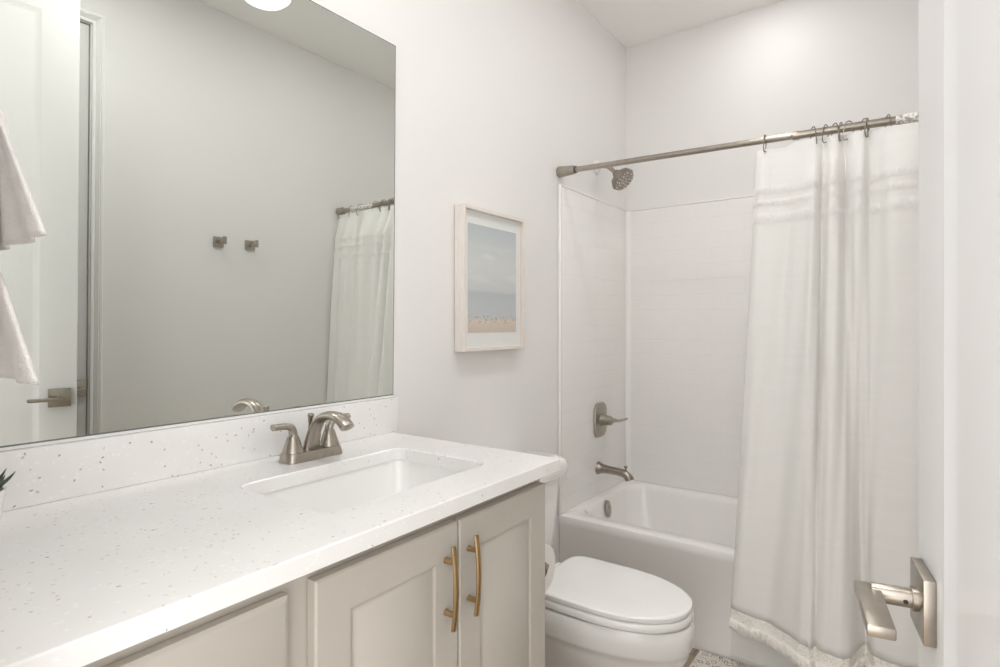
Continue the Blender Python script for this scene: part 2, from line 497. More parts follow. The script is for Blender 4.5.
def baseboard(name, lo, hi):
    return struct(obj(name, box(lo, hi, 0.004, 2), M['trim']))
baseboard('baseboard_left', (0, 1.17, 0), (0.014, 2.185, 0.13))
baseboard('baseboard_right', (XW - 0.014, D2B + 0.058, 0), (XW, 2.185, 0.13))

# ------------------------------------------------------------------ doors
def door_leaf(wd, h, t, stile, top, bot):
    # local: X from hinge to latch, Y = 0 front face, -t back face
    bm = bmesh.new()
    e = 0.0015
    ins = (stile, bot, top)
    def ring(i, y): return [(i[0], y, i[1]), (wd - i[0], y, i[1]), (wd - i[0], y, h - i[2]), (i[0], y, h - i[2])]
    def grow(k): return (stile + k, bot + k, top + k)
    rings = [ring(grow(0.022), -t + 0.007), ring(grow(0.012), -t + 0.0065), ring(grow(0.0), -t + 0.001), ring((stile - 0.002, bot - 0.002, top - 0.002), -t), ring((e, e, e), -t), ring((0, 0, 0), -t + e),
             ring((0, 0, 0), -e), ring((e, e, e), 0), ring((stile - 0.002, bot - 0.002, top - 0.002), 0), ring(grow(0.0), -0.001), ring(grow(0.012), -0.0065), ring(grow(0.022), -0.007)]
    loft(bm, rings)
    return bm

def door_lever(parent, x, z, sgn=1):
    # square rose on the face Y = 0 with a neck and a flat lever toward the hinge
    r = obj('door_handle', box((x - 0.0335, 0, z - 0.0335), (x + 0.0335, 0.0110, z + 0.0335), 0.0010, 2), M['nickel'], parent)
    bm = bmesh.new()
    lathe(bm, (x, 0.0095, z), (0, 1, 0), [(0.0125, 0), (0.0125, 0.006), (0.0100, 0.0065), (0.0100, 0.042), (0.0095, 0.043)], 24)
    obj('neck', bm, M['nickel'], r)
    bm = bmesh.new()
    lathe(bm, (x - 0.0100, 0.022, z - 0.001), (-1, 0, 0), [(0.0024, 0), (0.0024, 0.0006)], 12)
    obj('set_screw_hole', bm, M['black'], r)
    bm = bmesh.new()
    bx(bm, (x - 0.097, 0.043, z - 0.0058), (x + 0.012, 0.067, z + 0.0058), 0.0018, 2)
    obj('lever', bm, M['nickel'], r)
    return r

LATCH = Vector((1.273, 0.8125)); dv = Vector((-0.170, 0.9854)).normalized()
WD = 0.711
hinge = LATCH - dv * WD
d1 = struct(bpy.data.objects.new('door_1', None)); COL.objects.link(d1)
d1.location = (hinge.x, hinge.y, 0.008); d1.rotation_euler = (0, 0, math.atan2(dv.y, dv.x))
obj('leaf', door_leaf(WD, 2.43, 0.035, 0.112, 0.105, 0.22), M['door'], d1)
door_lever(d1, WD - 0.053, 0.9375 - 0.008)
for hz in (0.22, 0.95, 1.65, 2.25):
    bm = bmesh.new(); lathe(bm, (-0.004, 0.002, hz), (0, 0, 1), [(0.0055, 0), (0.0055, 0.09)], 12)
    obj('hinge', bm, M['nickel'], d1)

d2 = struct(bpy.data.objects.new('door_2', None)); COL.objects.link(d2)
W2 = D2B - D2A - 0.006
d2.location = (XW + 0.008, D2A + 0.003, 0.008); d2.rotation_euler = (0, 0, PI / 2)
obj('leaf', door_leaf(W2, 2.428, 0.035, 0.112, 0.105, 0.22), M['door'], d2)
door_lever(d2, W2 - 0.0360, 0.938 - 0.008)

# ------------------------------------------------------------------ vanity
van = thing('vanity_cabinet', 'greige painted bathroom vanity cabinet under the speckled white countertop', 'cabinet', (0.28, 0.64, 0))
def lv(p): return (p[0] - 0.28, p[1] - 0.64, p[2])
VY0, VY1, FX = 0.118, 1.166, 0.545
bm = bmesh.new()
bx(bm, lv((0.004, VY0, 0.10)), lv((0.46, VY0 + 0.018, 0.884)))
bx(bm, lv((0.004, VY1 - 0.018, 0.10)), lv((FX - 0.018, VY1, 0.884)), 0.001)
bx(bm, lv((0.004, VY0, 0.10)), lv((FX - 0.018, VY1, 0.118)))
bx(bm, lv((0.004, VY0, 0.118)), lv((0.012, VY1, 0.60)))
bx(bm, lv((0.004, 0.481, 0.118)), lv((FX - 0.018, 0.497, 0.70)))
# face frame: two end stiles, middle stile, top and bottom rails
for a, bb in ((VY0, VY0 + 0.02), (0.470, 0.525), (VY1 - 0.03, VY1)): bx(bm, lv((FX - 0.0175, a, 0.10)), lv((FX, bb, 0.8838)))
for a, bb in ((VY0 + 0.02, 0.470), (0.525, VY1 - 0.03)):
    bx(bm, lv((FX - 0.0175, a, 0.845)), lv((FX, bb, 0.8838)))
    bx(bm, lv((FX - 0.0175, a, 0.10)), lv((FX, bb, 0.135)))
for z in (0.68, 0.42): bx(bm, lv((FX - 0.0175, VY0 + 0.02, z - 0.012)), lv((FX, 0.470, z + 0.012)))
obj('carcass', bm, M['cabinet'], van)
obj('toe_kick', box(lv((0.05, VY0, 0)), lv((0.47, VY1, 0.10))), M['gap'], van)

def cab_panel(y0, y1, z0, z1, x0=FX + 0.002, t=0.020, shaker=True):
    bm = bmesh.new()
    e = 0.003
    def ring(i, d): return [lv((x0 + d, y0 + i, z0 + i)), lv((x0 + d, y1 - i, z0 + i)), lv((x0 + d, y1 - i, z1 - i)), lv((x0 + d, y0 + i, z1 - i))]
    rings = [ring(0, 0), ring(0, t - e), ring(e, t)]
    if shaker: rings += [ring(0.0635, t), ring(0.0645, t - 0.0065), ring(0.0670, t - 0.0068), ring(0.0790, t - 0.0012), ring(0.0800, t - 0.0005)]
    else: rings = [ring(0, 0), ring(0, t - 0.006), ring(0.004, t - 0.0035), ring(0.009, t)]
    loft(bm, rings)
    return bm
def fix_pull(front, c, axis):
    c = Vector(lv(c)); ax = Vector(axis)
    bm = bmesh.new()
    L = 0.0765
    pts = [c + ax * (k / 6 * L) + Vector((0.019 + 0.0065 * (1 - (k / 6) ** 2), 0, 0)) for k in range(-6, 7)]
    tube(bm, pts, 0.0058, 10, 0.8, per=2)
    for s in (-0.048, 0.048): lathe(bm, c + ax * s, (1, 0, 0), [(0.0062, 0), (0.0056, 0.004), (0.0054, 0.021)], 14)
    return obj('pull', bm, M['brass'], front)
XF = FX + 0.022
dA = obj('door', cab_panel(0.517, 0.8375, 0.125, 0.8585), M['cabinet'], van)
fix_pull(dA, (XF, 0.801, 0.748), (0, 0, 1))
dB = obj('door', cab_panel(0.8415, 1.156, 0.125, 0.8585), M['cabinet'], van)
fix_pull(dB, (XF, 0.868, 0.749), (0, 0, 1))
for z0, z1 in ((0.69, 0.8550), (0.43, 0.675), (0.125, 0.415)):
    dr = obj('drawer', cab_panel(0.128, 0.476, z0, z1, shaker=False), M['cabinet'], van)
    fix_pull(dr, (XF, 0.302, (z0 + z1) / 2), (0, 1, 0))

# countertop with sink cut-out
CX0, CX1, CY0, CY1, CZ0, CZ1 = 0.0015, 0.5870, 0.1135, 1.188, 0.8845, 0.914
top = thing('countertop', 'white speckled quartz countertop with low backsplash on the vanity', 'countertop', (0.3, 0.65, CZ0))
def lt(p): return (p[0] - 0.3, p[1] - 0.65, p[2] - CZ0)
SKC = (0.332, 0.830); SKH = (0.1440, 0.2200); SKR = 0.030
ccx, ccy, chx, chy = (CX0 + CX1) / 2, (CY0 + CY1) / 2, (CX1 - CX0) / 2, (CY1 - CY0) / 2
bm = bmesh.new()
def R3(pts, z): return [lt((x, y, z)) for x, y in pts]
e = 0.0025
rings = [R3(rrect(*SKC, *SKH, SKR), CZ0), R3(rrect(*SKC, *SKH, SKR), CZ1 - e), R3(rrect(*SKC, SKH[0] + e, SKH[1] + e, SKR + e), CZ1),
         R3(rrect(ccx, ccy, chx - e, chy - e, 0.0008), CZ1), R3(rrect(ccx, ccy, chx - 0.0007, chy - 0.0007, 0.0012), CZ1 - 0.0007), R3(rrect(ccx, ccy, chx, chy, 0.0012), CZ1 - e), R3(rrect(ccx, ccy, chx, chy, 0.0012), CZ0 + 0.001), R3(rrect(ccx, ccy, chx - 0.001, chy - 0.001, 0.0008), CZ0), R3(rrect(*SKC, *SKH, SKR), CZ0)]
loft(bm, rings, False, False)
obj('slab', bm, M['quartz'], top, smooth=15)
obj('backsplash', box(lt((0.0015, CY0, CZ1 + 0.0005)), lt((0.0205, 1.209, 1.0150)), 0.0015, 2), M['quartz'], top)

sink = thing('undermount_sink', 'white rectangular undermount sink set in the speckled countertop', 'sink', (SKC[0], SKC[1], 0.75))
bm = bmesh.new()
def RS(hx, hy, r, z): return [(x, y, z - 0.75) for x, y in rrect(0, 0, hx, hy, r)]
hx, hy = SKH
loft(bm, [RS(hx + 0.03, hy + 0.03, 0.05, 0.8835), RS(hx + 0.004, hy + 0.004, 0.04, 0.8835), RS(hx + 0.002, hy + 0.002, 0.042, 0.872), RS(hx - 0.012, hy - 0.014, 0.05, 0.80), RS(hx - 0.022, hy - 0.03, 0.055, 0.775), RS(hx - 0.04, hy - 0.055, 0.06, 0.7625), RS(hx - 0.08, hy - 0.10, 0.05, 0.757), RS(0.03, 0.03, 0.028, 0.754)], False, True)
bowl = obj('basin', bm, M['porcelain'], sink, smooth=60)
bm = bmesh.new(); lathe(bm, (0, 0, 0.0042), (0, 0, 1), [(0.027, 0), (0.027, 0.002), (0.022, 0.0025), (0.018, 0.0015)], 24)
obj('drain', bm, M['nickel'], sink)

# faucet: 4 inch centerset
fau = thing('faucet', 'brushed nickel two-handle bathroom faucet behind the sink', 'faucet', (0.10, 0.849, CZ1))
bm = bmesh.new()
def rr3(hx, hy, r, z, ox=0): return [(x + ox, y, z) for x, y in rrect(0, 0, hx, hy, r, 6)]
loft(bm, [rr3(0.0300, 0.0790, 0.022, 0.0005), rr3(0.0295, 0.0785, 0.022, 0.004), rr3(0.0265, 0.0755, 0.020, 0.018), rr3(0.0250, 0.074, 0.019, 0.021)])
obj('base', bm, M['nickel'], fau)
def faucet_handle(y, sgn):
    bm = bmesh.new()
    lathe(bm, (0, y, 0.0215), (0, 0, 1), [(0.0250, 0), (0.0243, 0.002), (0.0182, 0.020), (0.0128, 0.036), (0.0124, 0.0370)], 26)
    h = obj('handle', bm, M['nickel'], fau)
    bm = bmesh.new()
    tube(bm, [(0, y, 0.0575), (0, y, 0.066), (0.002, y + sgn * 0.006, 0.078), (0.003, y + sgn * 0.018, 0.0835), (0.004, y + sgn * 0.034, 0.0855), (0.005, y + sgn * 0.055, 0.086)], [0.0118, 0.0118, 0.0112, 0.0095, 0.0092, 0.0095], 16, 0.78, per=6, side=(1, 0, 0))
    obj('lever', bm, M['nickel'], h)
faucet_handle(-0.051, -1); faucet_handle(0.051, 1)
bm = bmesh.new()
tube(bm, [(-0.003, 0, 0.018), (0.003, 0, 0.042), (0.014, 0, 0.070), (0.034, 0, 0.094), (0.062, 0, 0.1055), (0.092, 0, 0.106), (0.116, 0, 0.097), (0.131, 0, 0.085)], [0.0235, 0.0205, 0.0180, 0.0168, 0.0170, 0.0176, 0.0186, 0.0190], 20, 0.60, per=6, side=(0, 1, 0))
sp = obj('spout', bm, M['nickel'], fau, smooth=50)
bm = bmesh.new(); lathe(bm, (0.124, 0, 0.089), (0.70, 0, -0.72), [(0.0075, 0), (0.0075, 0.0085)], 16)
obj('aerator', bm, M['nickel_dark'], sp)
bm = bmesh.new(); lathe(bm, (-0.0205, 0, 0.018), (0.22, 0.0, 1), [(0.0032, 0), (0.0032, 0.062), (0.0045, 0.066), (0.0082, 0.086), (0.0072, 0.088)], 14)
obj('lift_rod', bm, M['nickel'], fau)

# mirror, leaning out a touch at the top
mir = thing('wall_mirror', 'large frameless rectangular mirror standing on the backsplash', 'mirror', (0.0015, 0.64, 1.0205))
mir.rotation_euler = (0, math.radians(0.6), 0)
MZ = 2.064 - 1.0205
obj('silvered_glass', box((0.0015, -0.529, 0.0030), (0.0020, 0.5640, MZ - 0.0030)), M['mirror'], mir, smooth=0)
obj('edge', box((-0.0005, -0.5315, 0.0), (0.0015, 0.5670, MZ)), M['mirror_edge'], mir, smooth=0)

obj('channel', box((-0.0008, -0.531, -0.0052), (0.0030, 0.5665, 0.0)), M['trim'], mir, smooth=0)

# ------------------------------------------------------------------ picture
pic = thing('framed_picture', 'pale wood framed beach print with white mat on the wall beside the mirror', 'picture', (0.004, 1.676, 1.390))
PW, PH, PD = 0.186, 0.250, 0.040
bm = bmesh.new()
fw = 0.013
def prect(i, x): return [(x, -PW + i, -PH + i), (x, PW - i, -PH + i), (x, PW - i, PH - i), (x, -PW + i, PH - i)]
loft(bm, [prect(0.0, 0), prect(0, PD - 0.001), prect(0.001, PD), prect(fw - 0.001, PD), prect(fw, PD - 0.001), prect(fw, 0.0), prect(0, 0)], False, False)
obj('frame', bm, M['wood'], pic)
obj('mat_board', box((0.022, -PW + fw, -PH + fw), (0.024, PW - fw, PH - fw)), M['mat'], pic, smooth=0)
obj('print', box((0.024, -0.146, -0.187), (0.0245, 0.146, 0.192)), M['print'], pic, smooth=0)
obj('glazing', box((0.030, -PW + fw, -PH + fw), (0.0315, PW - fw, PH - fw)), M['glass'], pic, smooth=0)

# ------------------------------------------------------------------ bathtub and tile surround
TY0, ZR = 2.190, 0.398
tub = thing('bathtub', 'white alcove bathtub with plain apron below the tiled surround', 'bathtub', (0.76, 2.555, 0))
def ltub(p): return (p[0] - 0.76, p[1] - 2.555, p[2])
X0, X1 = 0.0015, XW - 0.0015
bm = bmesh.new()
def ro(x0, x1, y0, y1, r, z): return [ltub((x, y, z)) for x, y in rrect((x0 + x1) / 2, (y0 + y1) / 2, (x1 - x0) / 2, (y1 - y0) / 2, r, 8)]
YE = YB - 0.0015
loft(bm, [ro(X0, X1, TY0 + 0.012, YE, 0.004, 0.0005), ro(X0, X1, TY0 + 0.010, YE, 0.004, ZR - 0.055), ro(X0, X1, TY0 + 0.002, YE, 0.004, ZR - 0.040), ro(X0, X1, TY0, YE, 0.004, ZR - 0.010), ro(X0, X1, TY0 + 0.003, YE, 0.004, ZR - 0.002), ro(X0, X1, TY0 + 0.010, YE, 0.004, ZR),
          ro(0.048, XW - 0.09, TY0 + 0.072, YB - 0.045, 0.10, ZR), ro(0.056, XW - 0.10, TY0 + 0.080, YB - 0.053, 0.10, ZR - 0.006), ro(0.062, XW - 0.115, TY0 + 0.086, YB - 0.06, 0.10, ZR - 0.03),
          ro(0.090, XW - 0.22, TY0 + 0.11, YB - 0.085, 0.11, 0.13), ro(0.14, XW - 0.30, TY0 + 0.15, YB - 0.125, 0.12, 0.085), ro(0.25, XW - 0.42, TY0 + 0.24, YB - 0.22, 0.10, 0.075)], True, True)
obj('shell', bm, M['tub'], tub, smooth=50)
bm = bmesh.new()
prof = []
ov = Vector(ltub((0.0705, 2.545, 0.345)))
d, a, b2 = frame_of((1, 0, 0.09))
rings = []
for k, (s, h) in enumerate(((1, -0.004), (1, 0.006), (0.92, 0.009), (0.3, 0.010))):
    rings.append([ov + d * h + a * (0.024 * s * math.cos(2 * PI * i / 28)) + b2 * (0.040 * s * math.sin(2 * PI * i / 28)) for i in range(28)])
loft(bm, rings)
ovp = obj('overflow_plate', bm, M['nickel'], tub)
bm = bmesh.new(); lathe(bm, ov + d * 0.009 + b2 * 0.012, d, [(0.005, 0), (0.004, 0.004)], 12)
obj('trip_lever', bm, M['nickel'], ovp)

ZT = 1.840
sur = thing('tile_surround', 'glossy white subway tile surround above the bathtub', 'tile', (0.76, 2.923, ZR))
def ls(p): return (p[0] - 0.76, p[1] - 2.923, p[2] - ZR)
ob = obj('back_panel', box(ls((0.014, YB - 0.013, ZR + 0.001)), ls((XW - 0.002, YB - 0.0015, ZT)), 0.003, 2), M['tile_x'], sur)
ob = obj('end_panel', box(ls((0.0015, TY0 + 0.012, ZR + 0.001)), ls((0.013, YB - 0.0015, ZT)), 0.003, 2), M['tile_y'], sur)
obj('end_panel', box(ls((XW - 0.013, TY0 + 0.012, ZR + 0.001)), ls((XW - 0.0015, YB - 0.0015, ZT)), 0.003, 2), M['tile_y'], sur)
bm = bmesh.new()
bx(bm, ls((0.0015, TY0 - 0.004, ZR + 0.001)), ls((0.016, TY0 + 0.012, ZT + 0.004)), 0.005, 3)
bx(bm, ls((0.0015, TY0 - 0.004, ZT)), ls((0.0145, YB - 0.0015, ZT + 0.008)), 0.003, 3)
bx(bm, ls((0.0015, YB - 0.0145, ZT)), ls((XW - 0.002, YB - 0.0015, ZT + 0.008)), 0.003, 3)
obj('edge_trim', bm, M['tub'], sur)
bm = bmesh.new()
pts = []
# concave corner cove
r = 0.020
prof2 = [(0.013, YB - 0.013 - r)] + [(0.013 + r - r * math.cos(k / 8 * PI / 2), YB - 0.013 - r + r * math.sin(k / 8 * PI / 2)) for k in range(1, 9)] + [(0.012, YB - 0.012)]
loft(bm, [[ls((x, y, z)) for x, y in prof2] for z in (ZR + 0.002, ZT)])
obj('corner_cove', bm, M['tub'], sur, smooth=40)

YP = 2.562
val = thing('shower_valve', 'brushed nickel single-lever shower valve on the tiled end wall', 'faucet', (0.0135, YP + 0.012, 0.765))
bm = bmesh.new()
def oct_(s, x):
    return [(x, y * s, z * s) for y, z in rrect(0, 0, 0.064, 0.084, 0.040, 5)]
loft(bm, [oct_(1, 0), oct_(1, 0.005), oct_(0.95, 0.010), oct_(0.6, 0.013)])
obj('escutcheon', bm, M['nickel'], val)
bm = bmesh.new(); lathe(bm, (0.012, 0, 0), (1, 0, 0), [(0.030, 0), (0.027, 0.012), (0.024, 0.030), (0.022, 0.052), (0.014, 0.060)], 26)
hb = obj('hub', bm, M['nickel'], val)
bm = bmesh.new(); tube(bm, [(0.050, -0.008, 0), (0.062, 0.015, 0.001), (0.074, 0.050, -0.005), (0.084, 0.085, -0.006), (0.092, 0.118, -0.002)], [0.020, 0.018, 0.011, 0.008, 0.0075], 16, 0.75, side=(1, 0, 0))
obj('lever', bm, M['nickel'], hb, smooth=50)

spt = thing('tub_spout', 'brushed nickel tub spout below the shower valve', 'faucet', (0.0135, YP, 0.530))
bm = bmesh.new()
tube(bm, [(0, 0, 0), (0.006, 0, 0), (0.022, 0, 0.0), (0.06, 0, -0.002), (0.105, 0, -0.004), (0.137, 0, -0.009), (0.158, 0, -0.024), (0.163, 0, -0.035)], [0.034, 0.032, 0.024, 0.0195, 0.019, 0.0195, 0.021, 0.022], 20, 0.95, per=6, side=(0, 1, 0))
obj('spout_body', bm, M['nickel_dark'], spt, smooth=50)
bm = bmesh.new(); lathe(bm, (0.143, 0, 0.006), (0, 0, 1), [(0.004, 0), (0.004, 0.014), (0.0085, 0.016), (0.0085, 0.022), (0.006, 0.024)], 14)
obj('diverter_knob', bm, M['nickel_dark'], spt)

shw = thing('showerhead', 'brushed nickel round shower head on a bent arm above the tile', 'shower head', (0.0005, YP + 0.005, 2.006))
bm = bmesh.new(); lathe(bm, (0, 0, 0), (1, 0, 0), [(0.035, 0), (0.034, 0.006), (0.018, 0.014), (0.012, 0.015)], 26)
obj('flange', bm, M['trim'], shw)
bm = bmesh.new(); tube(bm, [(0.008, 0, 0), (0.035, 0, 0), (0.060, 0, -0.006), (0.082, 0, -0.024), (0.104, 0, -0.045)], 0.0105, 16, side=(0, 1, 0))
obj('arm', bm, M['nickel'], shw)
ax = Vector((0.70, -0.12, -0.70)).normalized()
bm = bmesh.new(); hb0 = Vector((0.102, 0, -0.043))
lathe(bm, hb0, ax, [(0.013, -0.006), (0.019, 0.0), (0.020, 0.014), (0.030, 0.020), (0.052, 0.036), (0.060, 0.050), (0.060, 0.060), (0.055, 0.066)], 10)
hd = obj('head', bm, M['nickel_dark'], shw, smooth=20)
bm = bmesh.new(); lathe(bm, hb0, ax, [(0.053, 0.0655), (0.053, 0.0675)], 26)
face = obj('spray_face', bm, M['nickel_dark'], hd)
bm = bmesh.new(); dd, aa, bb_ = frame_of(ax)
for ring_r, cnt in ((0.013, 6), (0.029, 10), (0.045, 16)):
    for k in range(cnt):
        t = 2 * PI * k / cnt
        lathe(bm, hb0 + ax * 0.067 + (aa * math.cos(t) + bb_ * math.sin(t)) * ring_r, ax, [(0.0042, 0), (0.003, 0.003)], 7)
nz = obj('nozzles', bm, M['mottled'], hd); nz['kind'] = 'stuff'

# ------------------------------------------------------------------ curtain rod, rings, curtain, liner
RY = 2.199
def rodz(x): return 1.903 - 0.0215 * x
rod = thing('shower_curtain_rod', 'brushed nickel tension shower curtain rod spanning the tub alcove', 'curtain rod', (0, RY, 1.903))
rdir = Vector((1, 0, -0.0215)).normalized()
def rp(x): return Vector((x, 0, -0.0215 * x))
bm = bmesh.new(); lathe(bm, rp(0.050), rdir, [(0.0115, 0), (0.0115, 0.90)], 20); obj('inner_tube', bm, M['nickel'], rod)
bm = bmesh.new(); lathe(bm, rp(0.925), rdir, [(0.0112, 0), (0.0150, 0.004), (0.0150, 0.022), (0.0132, 0.028), (0.0132, 0.555)], 20); obj('outer_tube', bm, M['nickel'], rod)
bm = bmesh.new(); lathe(bm, rp(0.0005), rdir, [(0.0235, 0), (0.0240, 0.006), (0.0185, 0.076), (0.0170, 0.079)], 24); ec = obj('end_cap', bm, M['nickel'], rod)
bm = bmesh.new(); lathe(bm, rp(0.079), rdir, [(0.0150, 0), (0.0150, 0.009)], 20); obj('collar', bm, M['rubber'], rod)
bm = bmesh.new(); lathe(bm, rp(XW - 0.0005), -rdir, [(0.0225, 0), (0.0225, 0.006), (0.018, 0.044), (0.0165, 0.046)], 24); obj('end_cap', bm, M['nickel'], rod)
bm = bmesh.new(); lathe(bm, rp(1.222), rdir, [(0.0140, 0), (0.0155, 0.01), (0.0148, 0.06), (0.0157, 0.11), (0.0150, 0.16), (0.0138, 0.19)], 20); obj('mottled_section', bm, M['mottled'], rod)  # rod section in mottled white and grey tones

# curtain cross-section: (x, y) control points from the left edge, at the top and at the bottom
top_c = [(0.815, 2.172), (0.838, 2.160), (0.868, 2.172), (0.915, 2.182), (0.945, 2.168), (0.978, 2.152), (0.998, 2.146), (1.012, 2.172), (1.018, 2.198), (1.030, 2.178), (1.046, 2.146), (1.064, 2.148), (1.074, 2.182), (1.084, 2.199), (1.096, 2.172), (1.112, 2.142), (1.136, 2.144), (1.152, 2.186), (1.172, 2.172), (1.205, 2.134), (1.270, 2.140), (1.315, 2.176), (1.350, 2.190), (1.385, 2.164), (1.420, 2.150), (1.462, 2.174), (1.508, 2.164)]
bot_c = [(0.749, 2.100), (0.782, 2.078), (0.830, 2.068), (0.880, 2.056), (0.925, 2.030), (0.960, 2.000), (0.988, 1.975), (1.008, 1.966), (1.020, 1.990), (1.034, 1.976), (1.058, 1.962), (1.085, 1.962), (1.108, 1.968), (1.120, 2.000), (1.132, 2.060), (1.146, 2.094), (1.158, 2.075), (1.176, 2.035), (1.225, 2.020), (1.275, 2.025), (1.320, 2.040), (1.350, 2.085), (1.385, 2.070), (1.420, 2.050), (1.455, 2.080), (1.490, 2.105), (1.512, 2.095)]
MC = catmull([(x, y, 0) for x, y in top_c], 8); TC = [Vector((p.x, 2.190 + (p.y - 2.168) * 0.42, 0)) for p in MC]; BC = catmull([(x, y, 0) for x, y in bot_c], 8)
NS = len(TC)
ZTOP, ZBOT = 1.862, 0.190
def top_z(s):
    # hem hangs between the rings; the first bay sags
    x = TC[s].x
    return rodz(x) - 0.024 - (0.012 if x < 0.905 else 0.0 if x > 0.935 else 0.012 * (0.935 - x) / 0.03)
def cpoint(s, z, off=0.0):
    zt = top_z(s)
    t = max(0.0, min(1.0, (zt - z) / (zt - ZBOT)))
    if t < 0.10:
        q = t / 0.10
        p = TC[s].lerp(MC[s].lerp(BC[s], 0.07), q * q * (3 - 2 * q))
    else:
        p = MC[s].lerp(BC[s], t ** 1.15)
    y = p.y
    # soft fullness part-way down and small irregular drape
    amp = 0.35 + 0.65 * (1 - abs(2 * t - 0.9))
    y += (0.006 * math.sin(s * 0.19 + 5.0 * t) * amp + 0.003 * math.sin(s * 0.43 + 11 * t)) * min(1, t / 0.1)
    # clear of the tub rim where the cloth passes outside it
    ymax = 2.160 if z < 0.55 else 2.20
    y = min(y, ymax)
    return Vector((p.x, y - off, z))
cur = thing('shower_curtain', 'off-white cotton shower curtain with ruched bands and fringed hem hanging from the rod', 'curtain', (1.15, 2.15, ZBOT))
org = Vector((1.15, 2.15, ZBOT))
NZ = 60
bm = bmesh.new()
grid = []
for k in range(NZ + 1):
    row = []
    for s in range(NS):
        zt = top_z(s); z = zt + (ZBOT + 0.050 - zt) * k / NZ
        row.append(bm.verts.new(cpoint(s, z) - org))
    grid.append(row)
for k in range(NZ):
    for s in range(NS - 1): bm.faces.new((grid[k][s], grid[k][s + 1], grid[k + 1][s + 1], grid[k + 1][s]))
cloth = obj('cloth', bm, M['curtain'], cur, smooth=180)
md = cloth.modifiers.new('thick', 'SOLIDIFY'); md.thickness = 0.0012
def ruffle(zc, h, amp):
    bm = bmesh.new(); rows = []
    for k in range(9):
        q = k / 8
        z = zc + h * (0.5 - q)
        row = []
        for s in range(NS * 3 - 2):
            i = min(s // 3, NS - 2); f = s / 3 - i
            p = cpoint(i, z).lerp(cpoint(i + 1, z), f)
            off = 0.003 + amp * math.sin(q * PI) * (0.75 + 0.35 * math.sin(s * 1.9) + 0.25 * math.sin(s * 0.73 + 1)) 
            row.append(bm.verts.new(p - Vector((0, off, 0)) - org))
        rows.append(row)
    for a, b in zip(rows, rows[1:]):
        for s in range(len(a) - 1): bm.faces.new((a[s], a[s + 1], b[s + 1], b[s]))
    return obj('ruffle', bm, M['curtain'], cur, smooth=180)
ruffle(1.700, 0.030, 0.0028); ruffle(1.655, 0.022, 0.0025); ruffle(1.600, 0.036, 0.0032)
# crochet band and fringe at the hem
bm = bmesh.new(); rows = []
for k in range(5):
    z = ZBOT + 0.054 - 0.038 * k / 4
    rows.append([bm.verts.new(cpoint(s, z, 0.003) - org) for s in range(NS)])
for a, b in zip(rows, rows[1:]):
    for s in range(NS - 1): bm.faces.new((a[s], a[s + 1], b[s + 1], b[s]))
obj('crochet_band', bm, M['crochet'], cur, smooth=180)
bm = bmesh.new()
for i in range(NS - 1):
    for f in (0.0, 0.33, 0.66):
        p = cpoint(i, ZBOT + 0.018).lerp(cpoint(i + 1, ZBOT + 0.018), f) - org
        j1 = Vector((random.uniform(-0.004, 0.004), random.uniform(-0.010, 0.0), -0.013)); j2 = j1 + Vector((random.uniform(-0.004, 0.004), random.uniform(-0.006, 0.002), -0.016 + random.uniform(-0.005, 0.003)))
        tube(bm, [p + Vector((0, -0.006, 0.004)), p + j1 + Vector((0, -0.004, 0)), p + j2], [0.0026, 0.0024, 0.0014], 5, per=2)
fr = obj('fringe', bm, M['thread'], cur, smooth=180); fr['kind'] = 'stuff'

# liner behind (tub side of nothing: it also hangs outside the tub), straighter and longer
lin = thing('shower_curtain_liner', 'plain white liner hanging behind the fringed curtain, its hem near the rug', 'curtain', (1.1, 2.17, 0.07))
lorg = Vector((1.1, 2.17, 0.07))
bm = bmesh.new(); rows = []
NL = 120
for k in range(41):
    t = k / 40
    row = []
    for s in range(NL + 1):
        q = s / NL
        x = (0.830 - 0.098 * t ** 1.1) + q * (1.495 - (0.830 - 0.098 * t ** 1.1))
        zt = rodz(x) - 0.020 - (0.018 if x < 0.93 else 0)
        z = zt + (0.050 - zt) * t
        y = 2.222 - 0.046 * min(1, t / 0.6) - 0.022 * max(0, (t - 0.75) / 0.25) + 0.006 * math.sin(q * 34 + 1.3) * (1 - 0.5 * t) + 0.002 * math.sin(q * 71 + 3 * t)
        if z < 0.56: y = min(y, 2.180)
        row.append(bm.verts.new(Vector((x, y, z)) - lorg))
    rows.append(row)
for a, b in zip(rows, rows[1:]):
    for s in range(NL): bm.faces.new((a[s], a[s + 1], b[s + 1], b[s]))
lc = obj('liner_sheet', bm, M['liner'], lin, smooth=180)
bm = bmesh.new(); rows = []
for z in (0.048, 0.078):
    rows.append([rows_v for rows_v in [bm.verts.new(Vector((0.7325 + s / NL * 0.7625, min(2.180, 2.1545 + 0.0042 * math.sin(s / NL * 34 + 1.3) + 0.003 * math.sin(s / NL * 71 + 3)) - 0.002, z)) - lorg) for s in range(NL + 1)]])
for s in range(NL): bm.faces.new((rows[0][s], rows[0][s + 1], rows[1][s + 1], rows[1][s]))
obj('hem', bm, M['liner'], lin, smooth=180)

